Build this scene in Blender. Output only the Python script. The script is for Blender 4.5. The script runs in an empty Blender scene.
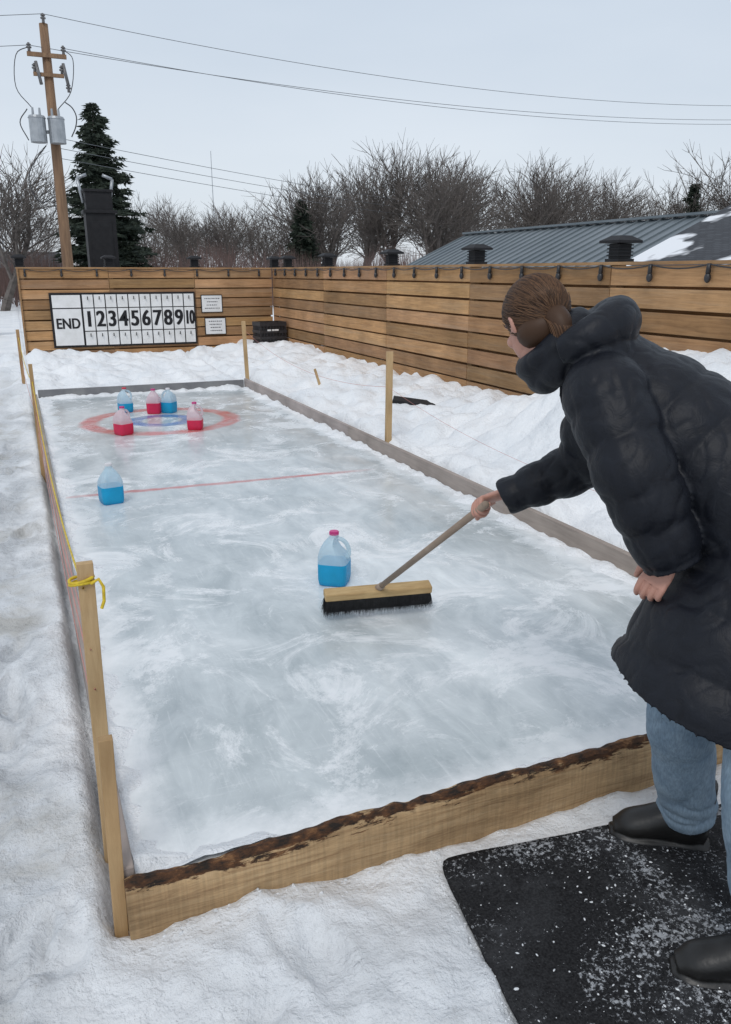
import bpy, bmesh, math, random
from mathutils import Vector, Matrix, noise, Euler
random.seed(7)
scene=bpy.context.scene
scene.view_settings.view_transform='Standard'
scene.view_settings.look='None'
scene.view_settings.exposure=0
D=bpy.data
R=math.radians

# ---------------------------------------------------------------- materials
def newmat(name):
    m=D.materials.new(name); m.use_nodes=True
    nt=m.node_tree; b=nt.nodes['Principled BSDF']
    return m,nt,b
def N(nt,t,**k):
    n=nt.nodes.new(t)
    for a,v in k.items(): setattr(n,a,v)
    return n
def ramp(nt,stops):
    r=N(nt,'ShaderNodeValToRGB'); e=r.color_ramp.elements
    while len(e)<len(stops): e.new(0.5)
    for i,(p,c) in enumerate(stops):
        e[i].position=p; e[i].color=(c[0],c[1],c[2],1)
    return r
def mixc(nt,fac,a,b,mode='MIX'):
    m=N(nt,'ShaderNodeMix',data_type='RGBA',blend_type=mode)
    if isinstance(fac,(int,float)): m.inputs[0].default_value=fac
    else: nt.links.new(fac,m.inputs[0])
    for i,v in ((6,a),(7,b)):
        if isinstance(v,tuple): m.inputs[i].default_value=(v[0],v[1],v[2],1)
        else: nt.links.new(v,m.inputs[i])
    return m.outputs[2]
def objco(nt,scale=(1,1,1)):
    t=N(nt,'ShaderNodeTexCoord'); m=N(nt,'ShaderNodeMapping')
    m.inputs['Scale'].default_value=scale
    nt.links.new(t.outputs['Object'],m.inputs['Vector']); return m.outputs['Vector']
def noisetex(nt,vec,scale,detail=5,rough=.55,dist=0):
    n=N(nt,'ShaderNodeTexNoise'); n.inputs['Scale'].default_value=scale
    n.inputs['Detail'].default_value=detail; n.inputs['Roughness'].default_value=rough
    n.inputs['Distortion'].default_value=dist
    nt.links.new(vec,n.inputs['Vector']); return n.outputs['Fac']
def bump(nt,b,h,strength=.3,dist=.01,prev=None):
    bp=N(nt,'ShaderNodeBump'); bp.inputs['Strength'].default_value=strength
    bp.inputs['Distance'].default_value=dist
    nt.links.new(h,bp.inputs['Height'])
    if prev: nt.links.new(prev,bp.inputs['Normal'])
    if b: nt.links.new(bp.outputs['Normal'],b.inputs['Normal'])
    return bp.outputs['Normal']
def simple(name,c1,c2=None,scale=8,rough=.6,bs=.2,bd=.005,stretch=(1,1,1),metal=0,lo=.35,hi=.65,spec=.5,bscale=None):
    m,nt,b=newmat(name)
    if c2 is None: c2=tuple(x*.75 for x in c1)
    v=objco(nt,stretch); n=noisetex(nt,v,scale)
    r=ramp(nt,[(lo,c1),(hi,c2)]); nt.links.new(n,r.inputs[0])
    nt.links.new(r.outputs[0],b.inputs['Base Color'])
    b.inputs['Roughness'].default_value=rough; b.inputs['Metallic'].default_value=metal
    b.inputs['Specular IOR Level'].default_value=spec
    n2=noisetex(nt,v,bscale or scale*4)
    if bs>0: bump(nt,b,n2,bs,bd)
    return m
def wood(name,c1,c2,stretch,tint=True,rough=.75,grain=3,spec=.3,grey=None):
    m,nt,b=newmat(name)
    v=objco(nt,stretch)
    n=noisetex(nt,v,grain,9,.7,.6)
    r=ramp(nt,[(.3,c1),(.5,tuple((x+y)/2 for x,y in zip(c1,c2))),(.72,c2)])
    nt.links.new(n,r.inputs[0])
    v2=objco(nt); n2=noisetex(nt,v2,2.2,4)
    r2=ramp(nt,[(.3,(.74,.72,.70)),(.7,(1.15,1.12,1.1))]); nt.links.new(n2,r2.inputs[0])
    col=mixc(nt,1,r.outputs[0],r2.outputs[0],'MULTIPLY')
    if grey:
        n3=noisetex(nt,v,1.1,6,.7); r3=ramp(nt,[(.48,(0,0,0)),(.75,(.45,.45,.45))]); nt.links.new(n3,r3.inputs[0])
        col=mixc(nt,r3.outputs[0],col,grey)
    if tint:
        a=N(nt,'ShaderNodeAttribute',attribute_name='tint')
        col=mixc(nt,1,col,a.outputs['Color'],'MULTIPLY')
    nt.links.new(col,b.inputs['Base Color'])
    b.inputs['Roughness'].default_value=rough
    b.inputs['Specular IOR Level'].default_value=spec
    bump(nt,b,n,.4,.004)
    return m

# snow
def snow_mat(name,ground=False):
    m,nt,b=newmat(name)
    v=objco(nt)
    n1=noisetex(nt,v,1.3,6,.6); n2=noisetex(nt,v,14,8,.7); n3=noisetex(nt,v,90,4,.6)
    r=ramp(nt,[(.3,(.77,.80,.83)),(.6,(.90,.91,.92))]); nt.links.new(n1,r.inputs[0])
    col=r.outputs[0]
    if ground:
        g=N(nt,'ShaderNodeNewGeometry'); s=N(nt,'ShaderNodeSeparateXYZ'); nt.links.new(g.outputs['Position'],s.inputs[0])
        def MR(src,a,b_,c,d):
            q=N(nt,'ShaderNodeMapRange'); nt.links.new(src,q.inputs[0])
            for i,x in enumerate((a,b_,c,d)): q.inputs[i+1].default_value=x
            return q.outputs[0]
        def MM(op,a,c):
            q=N(nt,'ShaderNodeMath',operation=op)
            for i,x in enumerate((a,c)):
                if isinstance(x,(int,float)): q.inputs[i].default_value=x
                else: nt.links.new(x,q.inputs[i])
            return q.outputs[0]
        # trodden path left of the rink, packed snow in front of it
        wv=MM('MULTIPLY',MM('SUBTRACT',noisetex(nt,v,2.5,5,.6),.5),.5)
        xw=MM('ADD',s.outputs['X'],wv); yw=MM('ADD',s.outputs['Y'],wv)
        path=MM('MULTIPLY',MR(xw,.04,-.16,0,1),MR(s.outputs['Y'],15,8,0,1))
        front=MM('MULTIPLY',MM('MULTIPLY',MR(yw,1.80,1.45,0,.42),MR(s.outputs['X'],3.2,2.7,0,1)),1.0)
        mask=MM('MAXIMUM',path,front)
        nd=noisetex(nt,v,2.6,8,.68,.5); rd=ramp(nt,[(.42,(0,0,0)),(.56,(1,1,1))]); nt.links.new(nd,rd.inputs[0])
        icy=MM('MULTIPLY',mask,rd.outputs[0])
        col=mixc(nt,MM('MULTIPLY',mask,.50),col,(.60,.625,.65))
        col=mixc(nt,MM('MULTIPLY',icy,.85),col,(.50,.52,.54))
        nm=noisetex(nt,v,1.7,6,.65,.3); rm=ramp(nt,[(.48,(0,0,0)),(.62,(.6,.6,.6))]); nt.links.new(nm,rm.inputs[0])
        col=mixc(nt,MM('MULTIPLY',path,rm.outputs[0]),col,(.42,.395,.34))
        rs=ramp(nt,[(.60,(0,0,0)),(.68,(1,1,1))]); nt.links.new(n2,rs.inputs[0])
        col=mixc(nt,MM('MULTIPLY',MM('MULTIPLY',mask,rs.outputs[0]),.45),col,(.42,.40,.37))
        nt.links.new(MR(icy,0,1,.62,.26),b.inputs['Roughness'])
    else: b.inputs['Roughness'].default_value=.6
    nt.links.new(col,b.inputs['Base Color'])
    b.inputs['Specular IOR Level'].default_value=.35
    n4=noisetex(nt,v,5,6,.65)
    p=bump(nt,None,n4,.6,.08)
    p=bump(nt,None,n2,.50,.035,p)
    bump(nt,b,n3,.35,.006,p)
    return m
M_SNOWG=snow_mat('snow_ground_mat',True)
M_SNOW=snow_mat('snow_mat')

def ice_mat():
    m,nt,b=newmat('ice_mat')
    g=N(nt,'ShaderNodeNewGeometry'); s=N(nt,'ShaderNodeSeparateXYZ'); nt.links.new(g.outputs['Position'],s.inputs[0])
    v=objco(nt)
    n1=noisetex(nt,v,.9,6,.6,.5); n2=noisetex(nt,objco(nt,(1.6,.7,1)),3.2,9,.68,.9); n3=noisetex(nt,v,40,5,.6)
    r1=ramp(nt,[(.3,(.43,.48,.495)),(.48,(.54,.585,.60)),(.66,(.71,.745,.755))]); nt.links.new(n1,r1.inputs[0])
    r2=ramp(nt,[(.34,(.78,.80,.81)),(.52,(1,1,1)),(.7,(1.2,1.19,1.18))]); nt.links.new(n2,r2.inputs[0])
    col=mixc(nt,.95,r1.outputs[0],r2.outputs[0],'MULTIPLY')
    n5=noisetex(nt,objco(nt,(14,.8,1)),5,6,.7,.3); r5=ramp(nt,[(.56,(0,0,0)),(.72,(.4,.4,.4))]); nt.links.new(n5,r5.inputs[0])
    col=mixc(nt,r5.outputs[0],col,(.80,.83,.84))
    n7=noisetex(nt,objco(nt,(.9,13,1)),4,6,.7,.5); r7=ramp(nt,[(.58,(0,0,0)),(.74,(.38,.38,.38))]); nt.links.new(n7,r7.inputs[0])
    col=mixc(nt,r7.outputs[0],col,(.82,.84,.85))
    n6=noisetex(nt,v,1.9,12,.76,.8); r6=ramp(nt,[(.50,(0,0,0)),(.60,(.85,.85,.85))]); nt.links.new(n6,r6.inputs[0])
    col=mixc(nt,r6.outputs[0],col,(.84,.86,.87))
    # fine frost speckle
    n8=noisetex(nt,v,45,6,.75); r8=ramp(nt,[(.60,(0,0,0)),(.68,(.35,.35,.35))]); nt.links.new(n8,r8.inputs[0])
    col=mixc(nt,r8.outputs[0],col,(.86,.88,.89))
    def M(op,a,bb=None,c=None):
        n=N(nt,'ShaderNodeMath',operation=op)
        for i,x in enumerate((a,bb,c)):
            if x is None: continue
            if isinstance(x,(int,float)): n.inputs[i].default_value=x
            else: nt.links.new(x,n.inputs[i])
        return n.outputs[0]
    wob=M('MULTIPLY',M('SUBTRACT',noisetex(nt,v,7,3),.5),.07)
    dx=M('SUBTRACT',s.outputs['X'],1.28); dy=M('SUBTRACT',s.outputs['Y'],8.55)
    d=M('ADD',M('SQRT',M('ADD',M('MULTIPLY',dx,dx),M('MULTIPLY',dy,dy))),wob)
    def band(x,c,w,soft=.03):
        t=M('ABSOLUTE',M('SUBTRACT',x,c))
        mr=N(nt,'ShaderNodeMapRange'); nt.links.new(t,mr.inputs[0]); mr.inputs[1].default_value=w+soft; mr.inputs[2].default_value=w-soft*.6
        return mr.outputs[0]
    fade=noisetex(nt,v,6,5); rf=ramp(nt,[(.3,(.45,)*3),(.6,(.9,)*3)]); nt.links.new(fade,rf.inputs[0])
    red=M('MULTIPLY',band(d,.73,.08,.035),rf.outputs[0]); col=mixc(nt,red,col,(.60,.13,.12))
    blue=M('MULTIPLY',band(d,.28,.07,.03),rf.outputs[0]); col=mixc(nt,blue,col,(.06,.15,.44))
    yl=M('ADD',s.outputs['Y'],M('ADD',M('MULTIPLY',wob,.8),M('MULTIPLY',s.outputs['X'],.03)))
    xe=N(nt,'ShaderNodeMapRange'); nt.links.new(s.outputs['X'],xe.inputs[0]); xe.inputs[1].default_value=2.5; xe.inputs[2].default_value=2.0
    line=M('MULTIPLY',M('MULTIPLY',band(yl,5.74,.024,.02),rf.outputs[0]),xe.outputs[0]); col=mixc(nt,line,col,(.55,.11,.10))
    ex1=M('SUBTRACT',s.outputs['X'],.14); ex2=M('SUBTRACT',2.72,s.outputs['X']); ey1=M('SUBTRACT',s.outputs['Y'],1.80); ey2=M('SUBTRACT',10.6,s.outputs['Y'])
    e=M('MINIMUM',M('MINIMUM',ex1,ex2),M('MINIMUM',ey1,ey2))
    ee=M('ADD',e,M('MULTIPLY',M('SUBTRACT',noisetex(nt,v,4,6,.65),.5),.42))
    mr=N(nt,'ShaderNodeMapRange'); nt.links.new(ee,mr.inputs[0]); mr.inputs[1].default_value=.17; mr.inputs[2].default_value=.0; mr.inputs[4].default_value=.85
    col=mixc(nt,mr.outputs[0],col,(.86,.88,.89))
    nt.links.new(col,b.inputs['Base Color'])
    n4=noisetex(nt,v,2.2,6,.65,.6)
    rr=ramp(nt,[(.35,(.08,)*3),(.65,(.27,)*3)]); nt.links.new(n4,rr.inputs[0])
    rough=M('ADD',rr.outputs[0],M('MULTIPLY',M('ADD',mr.outputs[0],M('MULTIPLY',r6.outputs[0],.6)),.4))
    nt.links.new(rough,b.inputs['Roughness'])
    b.inputs['IOR'].default_value=1.35
    b.inputs['Specular IOR Level'].default_value=.7
    p=bump(nt,None,n2,.08,.02)
    bump(nt,b,n3,.12,.003,p)
    return m
M_ICE=ice_mat()
M_FENCEX=wood('fence_wood_x',(.50,.30,.145),(.26,.148,.07),(.8,6,14),grey=(.35,.26,.175))
M_FENCEY=wood('fence_wood_y',(.50,.30,.145),(.26,.148,.07),(6,.8,14),grey=(.35,.26,.175))
M_STAKE=wood('stake_wood',(.60,.44,.25),(.42,.28,.14),(14,14,1.2))
M_GREYW=wood('grey_board_wood',(.42,.38,.33),(.28,.25,.22),(6,.8,14))
M_DARKB=simple('dark_board',(.16,.16,.17),(.24,.24,.24),4,.7)
M_BLACK=simple('black_paint',(.010,.010,.012),(.016,.016,.018),10,.6,spec=.3)
M_BLACKP=simple('black_plastic',(.02,.02,.022),(.035,.035,.04),20,.4)
M_WIRE=simple('cable_grey',(.10,.11,.12),(.12,.13,.14),20,.6,0)
M_WHITE=simple('white_board',(.80,.80,.80),(.70,.70,.69),6,.5,.05)
M_METAL=simple('galvanised_metal',(.42,.44,.46),(.32,.34,.36),5,.4,.05,metal=.6)
M_POLE=simple('pole_wood',(.27,.165,.095),(.17,.10,.06),3,.85,.4,.02,(4,4,.4))
M_BARK=simple('bark',(.15,.130,.118),(.09,.078,.07),5,.9,0)
M_SPRUCE=simple('spruce_needles',(.012,.022,.015),(.028,.040,.024),3,.8,0)
M_INSUL=simple('insulator',(.18,.17,.17),(.1,.1,.1),10,.3)

def slab_mat():
    m,nt,b=newmat('live_edge_wood')
    v=objco(nt,(1.3,9,22)); n=noisetex(nt,v,2.6,10,.72,.9)
    r=ramp(nt,[(.3,(.53,.385,.23)),(.5,(.43,.295,.16)),(.68,(.27,.17,.09))]); nt.links.new(n,r.inputs[0])
    nf=noisetex(nt,objco(nt,(60,9,4)),2,3,.5); rf=ramp(nt,[(.4,(.9,.9,.9)),(.6,(1.06,1.05,1.04))]); nt.links.new(nf,rf.inputs[0])
    base=mixc(nt,1,r.outputs[0],rf.outputs[0],'MULTIPLY')
    nl=noisetex(nt,objco(nt,(1.5,2,5)),1.6,5,.6); rl=ramp(nt,[(.35,(.72,.69,.66)),(.6,(1.08,1.06,1.04))]); nt.links.new(nl,rl.inputs[0])
    base=mixc(nt,1,base,rl.outputs[0],'MULTIPLY')
    vo=N(nt,'ShaderNodeTexVoronoi'); vo.inputs['Scale'].default_value=1.0; nt.links.new(objco(nt,(2.1,2,9)),vo.inputs['Vector'])
    rk=ramp(nt,[(.05,(1,1,1)),(.14,(0,0,0))]); nt.links.new(vo.outputs['Distance'],rk.inputs[0])
    base=mixc(nt,rk.outputs[0],base,(.13,.07,.035))
    a=N(nt,'ShaderNodeAttribute',attribute_name='tint')
    s=N(nt,'ShaderNodeSeparateColor'); nt.links.new(a.outputs['Color'],s.inputs[0])
    n2=noisetex(nt,objco(nt,(1.2,3,6)),4,8,.74,.4)
    mm=N(nt,'ShaderNodeMath',operation='MULTIPLY_ADD'); nt.links.new(n2,mm.inputs[0]); mm.inputs[1].default_value=2.5; nt.links.new(s.outputs[0],mm.inputs[2])
    r2=ramp(nt,[(.0,(0,0,0)),(1,(1,1,1))]); r2.color_ramp.elements[0].position=.87; r2.color_ramp.elements[1].position=.92
    hv=N(nt,'ShaderNodeMath',operation='MULTIPLY'); nt.links.new(mm.outputs[0],hv.inputs[0]); hv.inputs[1].default_value=.5
    nt.links.new(hv.outputs[0],r2.inputs[0])
    nb=noisetex(nt,objco(nt,(1,1,3)),16,6,.7); rb=ramp(nt,[(.40,(.018,.013,.010)),(.55,(.09,.04,.018)),(.7,(.28,.14,.06))]); nt.links.new(nb,rb.inputs[0])
    col=mixc(nt,r2.outputs[0],base,rb.outputs[0])
    nt.links.new(col,b.inputs['Base Color']); b.inputs['Roughness'].default_value=.8
    b.inputs['Specular IOR Level'].default_value=.3
    p=bump(nt,None,n,.5,.004); bump(nt,b,nb,.6,.008,p)
    return m
M_SLAB=slab_mat()

# ---------------------------------------------------------------- mesh builder
class MB:
    def __init__(s): s.v=[];s.f=[];s.m=[];s.t=[]
    def add(s,vs,fs,mat=0,tint=(1,1,1)):
        o=len(s.v); s.v+= [tuple(x) for x in vs]; s.t+=[tint]*len(vs)
        for f in fs: s.f.append(tuple(i+o for i in f)); s.m.append(mat)
    def box(s,c,size,rot=None,mat=0,tint=(1,1,1),taper=1.0):
        x,y,z=[a/2 for a in size]; vs=[]
        for k in (-1,1):
            q=taper if k>0 else 1
            for i,j in ((-1,-1),(1,-1),(1,1),(-1,1)): vs.append(Vector((i*x*q,j*y*q,k*z)))
        if rot is not None: vs=[rot@p for p in vs]
        vs=[p+Vector(c) for p in vs]
        s.add(vs,[(3,2,1,0),(4,5,6,7),(0,1,5,4),(1,2,6,5),(2,3,7,6),(3,0,4,7)],mat,tint)
    def cyl(s,a,b,r1,r2=None,n=10,mat=0,tint=(1,1,1),cap=True):
        a=Vector(a);b=Vector(b); r2=r1 if r2 is None else r2
        t=(b-a).normalized(); u=t.orthogonal().normalized(); w=t.cross(u)
        vs=[]
        for p,r in ((a,r1),(b,r2)):
            for i in range(n):
                an=2*math.pi*i/n; vs.append(p+u*(r*math.cos(an))+w*(r*math.sin(an)))
        fs=[(i,(i+1)%n,n+(i+1)%n,n+i) for i in range(n)]
        if cap: fs+= [tuple(reversed(range(n))),tuple(range(n,2*n))]
        s.add(vs,fs,mat,tint)
    def ell(s,c,r,M=None,n=20,m=12,mat=0,tint=(1,1,1)):
        vs=[];fs=[]
        for j in range(m+1):
            ph=math.pi*j/m
            for i in range(n):
                th=2*math.pi*i/n
                p=Vector((r[0]*math.sin(ph)*math.cos(th),r[1]*math.sin(ph)*math.sin(th),r[2]*math.cos(ph)))
                if M is not None: p=M@p
                vs.append(p+Vector(c))
        for j in range(m):
            for i in range(n):
                a=j*n+i;b=j*n+(i+1)%n
                if j==0: fs.append((a,a+n,b+n))
                elif j==m-1: fs.append((a,a+n,b))
                else: fs.append((a,a+n,b+n,b))
        s.add(vs,fs,mat,tint)
    def tube(s,pts,rad,L=None,n=28,sub=8,quilt=None,mat=0,cap=True,phase=0):
        P=[Vector(p) for p in pts]; K=len(P)
        rad=[r if isinstance(r,tuple) else (r,r) for r in rad]
        C=[];Q=[]
        for i in range(K-1):
            p0=P[i-1] if i>0 else P[0]*2-P[1]; p1=P[i];p2=P[i+1]; p3=P[i+2] if i+2<K else P[-1]*2-P[-2]
            r0=rad[max(i-1,0)];r1=rad[i];r2=rad[i+1];r3=rad[min(i+2,K-1)]
            for k in range(sub+(1 if i==K-2 else 0)):
                t=k/sub
                def cr(a,b,c,d): return .5*((2*b)+(c-a)*t+(2*a-5*b+4*c-d)*t*t+(3*b-a-3*c+d)*t**3)
                C.append(cr(p0,p1,p2,p3)); Q.append((cr(r0[0],r1[0],r2[0],r3[0]),cr(r0[1],r1[1],r2[1],r3[1])))
        vs=[];fs=[];sl=0;prevu=None
        for i,c in enumerate(C):
            t=(C[min(i+1,len(C)-1)]-C[max(i-1,0)]).normalized()
            if i>0: sl+=(C[i]-C[i-1]).length
            if L is not None: u=Vector(L)
            elif prevu is not None: u=prevu
            else: u=t.orthogonal()
            u=(u-t*u.dot(t)).normalized(); prevu=u; w=t.cross(u)
            for k in range(n):
                an=2*math.pi*k/n; ra,rb=Q[i]
                o=0
                if quilt:
                    ss_=sl+phase+ .010*noise.noise(Vector((math.cos(an)*1.5,math.sin(an)*1.5,sl*4)))
                    puff=abs(math.sin(math.pi*ss_/quilt[0]))**.45
                    gth=.0030*noise.noise(Vector((an*7,sl*9,quilt[0]*50)))*(1.4-puff) if quilt[1]>.01 else 0
                    o=quilt[1]*(puff-.6)+gth
                vs.append(c+u*((ra+o)*math.cos(an))+w*((rb+o)*math.sin(an)))
        m=len(C)
        for i in range(m-1):
            for k in range(n):
                a=i*n+k;b=i*n+(k+1)%n; fs.append((a,b,b+n,a+n))
        if cap:
            fs.append(tuple(reversed(range(n)))); fs.append(tuple(range((m-1)*n,m*n)))
        s.add(vs,fs,mat)
    def obj(s,name,mats,smooth=False,parent=None,bevel=0):
        me=D.meshes.new(name); me.from_pydata(s.v,[],s.f)
        for mt in mats: me.materials.append(mt)
        me.polygons.foreach_set('material_index',s.m)
        if smooth: me.polygons.foreach_set('use_smooth',[True]*len(s.f))
        at=me.color_attributes.new('tint','FLOAT_COLOR','POINT')
        fl=[]
        for t in s.t: fl+=[t[0],t[1],t[2],1]
        at.data.foreach_set('color',fl)
        me.update()
        o=D.objects.new(name,me); scene.collection.objects.link(o)
        if parent: o.parent=parent
        if bevel:
            b=o.modifiers.new('b','BEVEL'); b.width=bevel; b.segments=2; b.limit_method='ANGLE'
        return o
def empty(name,loc=(0,0,0)):
    e=D.objects.new(name,None); scene.collection.objects.link(e); e.location=loc; e.empty_display_size=.2; return e
def remesh(o,voxel,disp=None,smooth_it=0):
    m=o.modifiers.new('r','REMESH'); m.mode='VOXEL'; m.voxel_size=voxel; m.use_smooth_shade=True
    if smooth_it:
        sm=o.modifiers.new('s','SMOOTH'); sm.factor=.5; sm.iterations=smooth_it
    dg=bpy.context.evaluated_depsgraph_get(); ev=o.evaluated_get(dg)
    me=D.meshes.new_from_object(ev); mats=list(o.data.materials)
    o.modifiers.clear(); o.data=me
    if not me.materials:
        for x in mats: me.materials.append(x)
    for p in me.polygons: p.use_smooth=True; p.material_index=0
    if disp:
        nr=[v.normal.copy() for v in me.vertices]
        for v,nn in zip(me.vertices,nr): v.co+=nn*disp(v.co)
        me.update()
    return o
def rtint(a=.75,b=1.15):
    k=random.uniform(a,b); return (k,k*random.uniform(.95,1.03),k*random.uniform(.9,1.08))
def rope(name,pts,r,mat,parent=None,cyc=False):
    cu=D.curves.new(name,'CURVE'); cu.dimensions='3D'; cu.bevel_depth=r; cu.bevel_resolution=2
    sp=cu.splines.new('POLY'); sp.points.add(len(pts)-1)
    for p,q in zip(sp.points,pts): p.co=(q[0],q[1],q[2],1)
    cu.materials.append(mat)
    o=D.objects.new(name,cu); scene.collection.objects.link(o)
    if parent:o.parent=parent
    return o
def sag(a,b,s,n=20):
    a=Vector(a);b=Vector(b)
    return [a.lerp(b,i/n)-Vector((0,0,s*4*(i/n)*(1-i/n))) for i in range(n+1)]
def ss(a,b,x):
    t=max(0,min(1,(x-a)/(b-a))); return t*t*(3-2*t)

# ---------------------------------------------------------------- ground
MA0=Vector((.93,1.675,0)); Me1=Vector((.99,-.135,0)).normalized(); Me2=Vector((-.135,-.99,0)).normalized()
prints=[]
rp=random.Random(31)
for i in range(46):
    prints.append((rp.uniform(-.75,-.06),rp.uniform(.9,8.5),rp.gauss(0,.35),rp.uniform(.020,.042)))
for i in range(9):
    prints.append((rp.uniform(.1,.8),rp.uniform(.8,1.6),rp.uniform(-1.2,1.2),rp.uniform(.012,.024)))
def gh(x,y):
    h=-.13
    inside = ss(2.70,2.95,x)*(1-ss(4.9,6,x))*(1-ss(15.8,17,y))
    bank=.05+.14*ss(3.0,4.4,x)+.70*ss(6.9,4.9,y)*ss(3.1,4.6,x)
    bank*=ss(-3,1,y)
    h=h*(1-inside)+bank*inside
    far=ss(10.6,11.0,y)*(1-ss(15.8,17,y))*(1-inside)*ss(-1.2,-.1,x)
    h=h*(1-far)+(.0+.05*ss(14.5,15.6,y))*far
    near=1/(1+max(0,math.hypot(x-1,y-5)-12)*.2)
    p=Vector((x,y,0))
    big=noise.fractal(p*.8,1,2,4)*.05
    mid=noise.fractal(p*3.5+Vector((9,3,0)),1,2,4)*.026
    fin=noise.fractal(p*13+Vector((2,7,0)),.9,2,3)*.010
    foot=0
    if -1<x<1 and .5<y<9:
        for (fx,fy,fa,fd) in prints:
            ddx=x-fx; ddy=y-fy
            if abs(ddx)<.2 and abs(ddy)<.2:
                c,s_=math.cos(fa),math.sin(fa); u=(ddx*c+ddy*s_)/.062; v_=(-ddx*s_+ddy*c)/.145
                e_=(u*u*(1+.5*v_)+v_*v_)
                if e_<2.6: foot+=-fd*(1-ss(.55,1.1,e_))+.35*fd*ss(.9,1.25,e_)*(1-ss(1.4,2.6,e_))
    amp=.45 if (y<1.75 and x<2.7) else 1.0
    if inside>.3: amp=1.7
    lump=0
    if inside>.2 or far>.3:
        q=max(inside,far); lump=(abs(noise.noise(p*2.1+Vector((4,4,4))))*.18+abs(noise.noise(p*5+Vector((1,4,4))))*.05)*q
    h+=(big*amp+mid+fin)*near+lump+foot
    dx=min(x-.02,2.80-x,y-1.735,10.85-y)
    if dx>0:
        k=ss(0,.06,dx); h=h*(1-k)+(-.19)*k
    if -.20<x<=.06 and y>2.2: h+=.04*ss(-.20,-.02,x)*(.6+noise.noise(p*3))
    r_=p-MA0; a=r_.dot(Me1); b_=r_.dot(Me2); dd=min(a,b_,1.75-a,1.55-b_)
    if dd>-.03:
        k=ss(-.03,.035,dd); h=h*(1-k)+min(h,-.14)*k
    if y>17 or x>6: h=min(h,-.05)
    return h
def axis(segs):
    out=[]
    for a,b,st in segs:
        n=max(1,int(round((b-a)/st))); out+=[a+(b-a)*i/n for i in range(n)]
    out.append(segs[-1][1]); return out
xs=axis([(-900,-100,200),(-100,-20,16),(-20,-4,1.0),(-4,-1.0,.12),(-1.0,1.0,.02),(1.0,5.2,.03),(5.2,12,.5),(12,60,6),(60,100,20),(100,900,200)])
ys=axis([(-300,-20,70),(-20,-2,2),(-2,.4,.15),(.4,3.2,.02),(3.2,7,.035),(7,17,.06),(17,24,.5),(24,100,6),(100,1200,220)])
vs=[(x,y,gh(x,y)) for y in ys for x in xs]
nx=len(xs)
fs=[(j*nx+i,j*nx+i+1,(j+1)*nx+i+1,(j+1)*nx+i) for j in range(len(ys)-1) for i in range(nx-1)]
me=D.meshes.new('snow_ground'); me.from_pydata(vs,[],fs); me.materials.append(M_SNOWG)
me.polygons.foreach_set('use_smooth',[True]*len(fs)); me.update()
o=D.objects.new('snow_ground',me); scene.collection.objects.link(o)

# ---------------------------------------------------------------- ice rink
rink=empty('ice_rink')
b=MB(); b.box((1.428,6.235,-.06),(2.615,8.89,.12)); b.obj('ice_sheet',[M_ICE],parent=rink)
b=MB(); nseg=240; L0,L1=.088,2.92
vs=[];tt=[]
for i in range(nseg+1):
    x=L0+(L1-L0)*i/nseg
    edge=.030+.014*math.sin((x-.3)*1.5)+.018*noise.noise(Vector((x*5,0,0)))+.010*noise.noise(Vector((x*22,1,0)))
    zb=-.17
    prof=[(1.740,zb,0),(1.737,-.08,0),(1.738,edge-.060,.12),(1.741,edge-.03,.42),(1.748,edge-.008,.78),(1.760,edge,.85),(1.780,edge-.006,.7),(1.783,zb,.2)]
    for (yy,zz,t) in prof:
        vs.append((x,yy+.006*noise.noise(Vector((x*5,zz*14,2))),zz)); tt.append((t,t,t))
m=8
fs=[(i*m+k,(i+1)*m+k,(i+1)*m+(k+1)%m,i*m+(k+1)%m) for i in range(nseg) for k in range(m)]
fs+=[tuple(range(m)),tuple(reversed(range(nseg*m,nseg*m+m)))]
b.v=vs;b.t=tt;b.f=fs;b.m=[0]*len(fs)
b.obj('front_board',[M_SLAB],parent=rink,smooth=False)
b=MB()
for y0,y1 in ((1.79,5.3),(5.305,8.2),(8.205,10.7)):
    b.box((.102,(y0+y1)/2,-.05),(.03,y1-y0,.20),mat=0,tint=rtint(.9,1.2))
for y0,y1 in ((1.79,4.2),(4.203,6.9),(6.903,10.72)):
    b.box((2.757+random.uniform(-.004,.004),(y0+y1)/2,.03),(.036,y1-y0,.17),mat=0,tint=rtint(.95,1.2))
b.obj('side_boards',[M_GREYW],parent=rink,bevel=.004)
b=MB(); b.box((1.428,10.70,-.0),(2.60,.04,.20)); b.obj('end_board',[M_DARKB],parent=rink)
b=MB()
def ridge(p0,p1,w,h,seed):
    p0=Vector(p0);p1=Vector(p1);n=int((p1-p0).length/.025);d=(p1-p0).normalized();s=Vector((-d.y,d.x,0))
    vs=[]
    for i in range(n+1):
        c=p0.lerp(p1,i/n); k=.30+1.5*abs(noise.fractal(Vector((i*.05,seed,0)),.8,2,5))
        if i in(0,n): k=.02
        for j in range(9):
            a=j/8; off=a*w*k; z=h*k*(math.cos(a*math.pi)*.5+.5)-.003+.010*noise.noise(Vector((i*.3,j*.9,seed)))*(1-a)
            vs.append(c+s*off+Vector((0,0,z)))
    fs=[(i*9+j,i*9+j+1,(i+1)*9+j+1,(i+1)*9+j) for i in range(n) for j in range(8)]
    b.add(vs,fs)
ridge((.119,10.65,0),(.119,1.80,0),.15,.035,1)
ridge((.12,1.786,0),(2.7,1.786,0),.08,.028,5)
ridge((2.738,1.8,0),(2.738,10.6,0),.13,.03,9)
ridge((2.7,10.679,0),(.14,10.679,0),.2,.04,13)
b.obj('snow_ridge',[M_SNOW],smooth=True,parent=rink)

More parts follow.
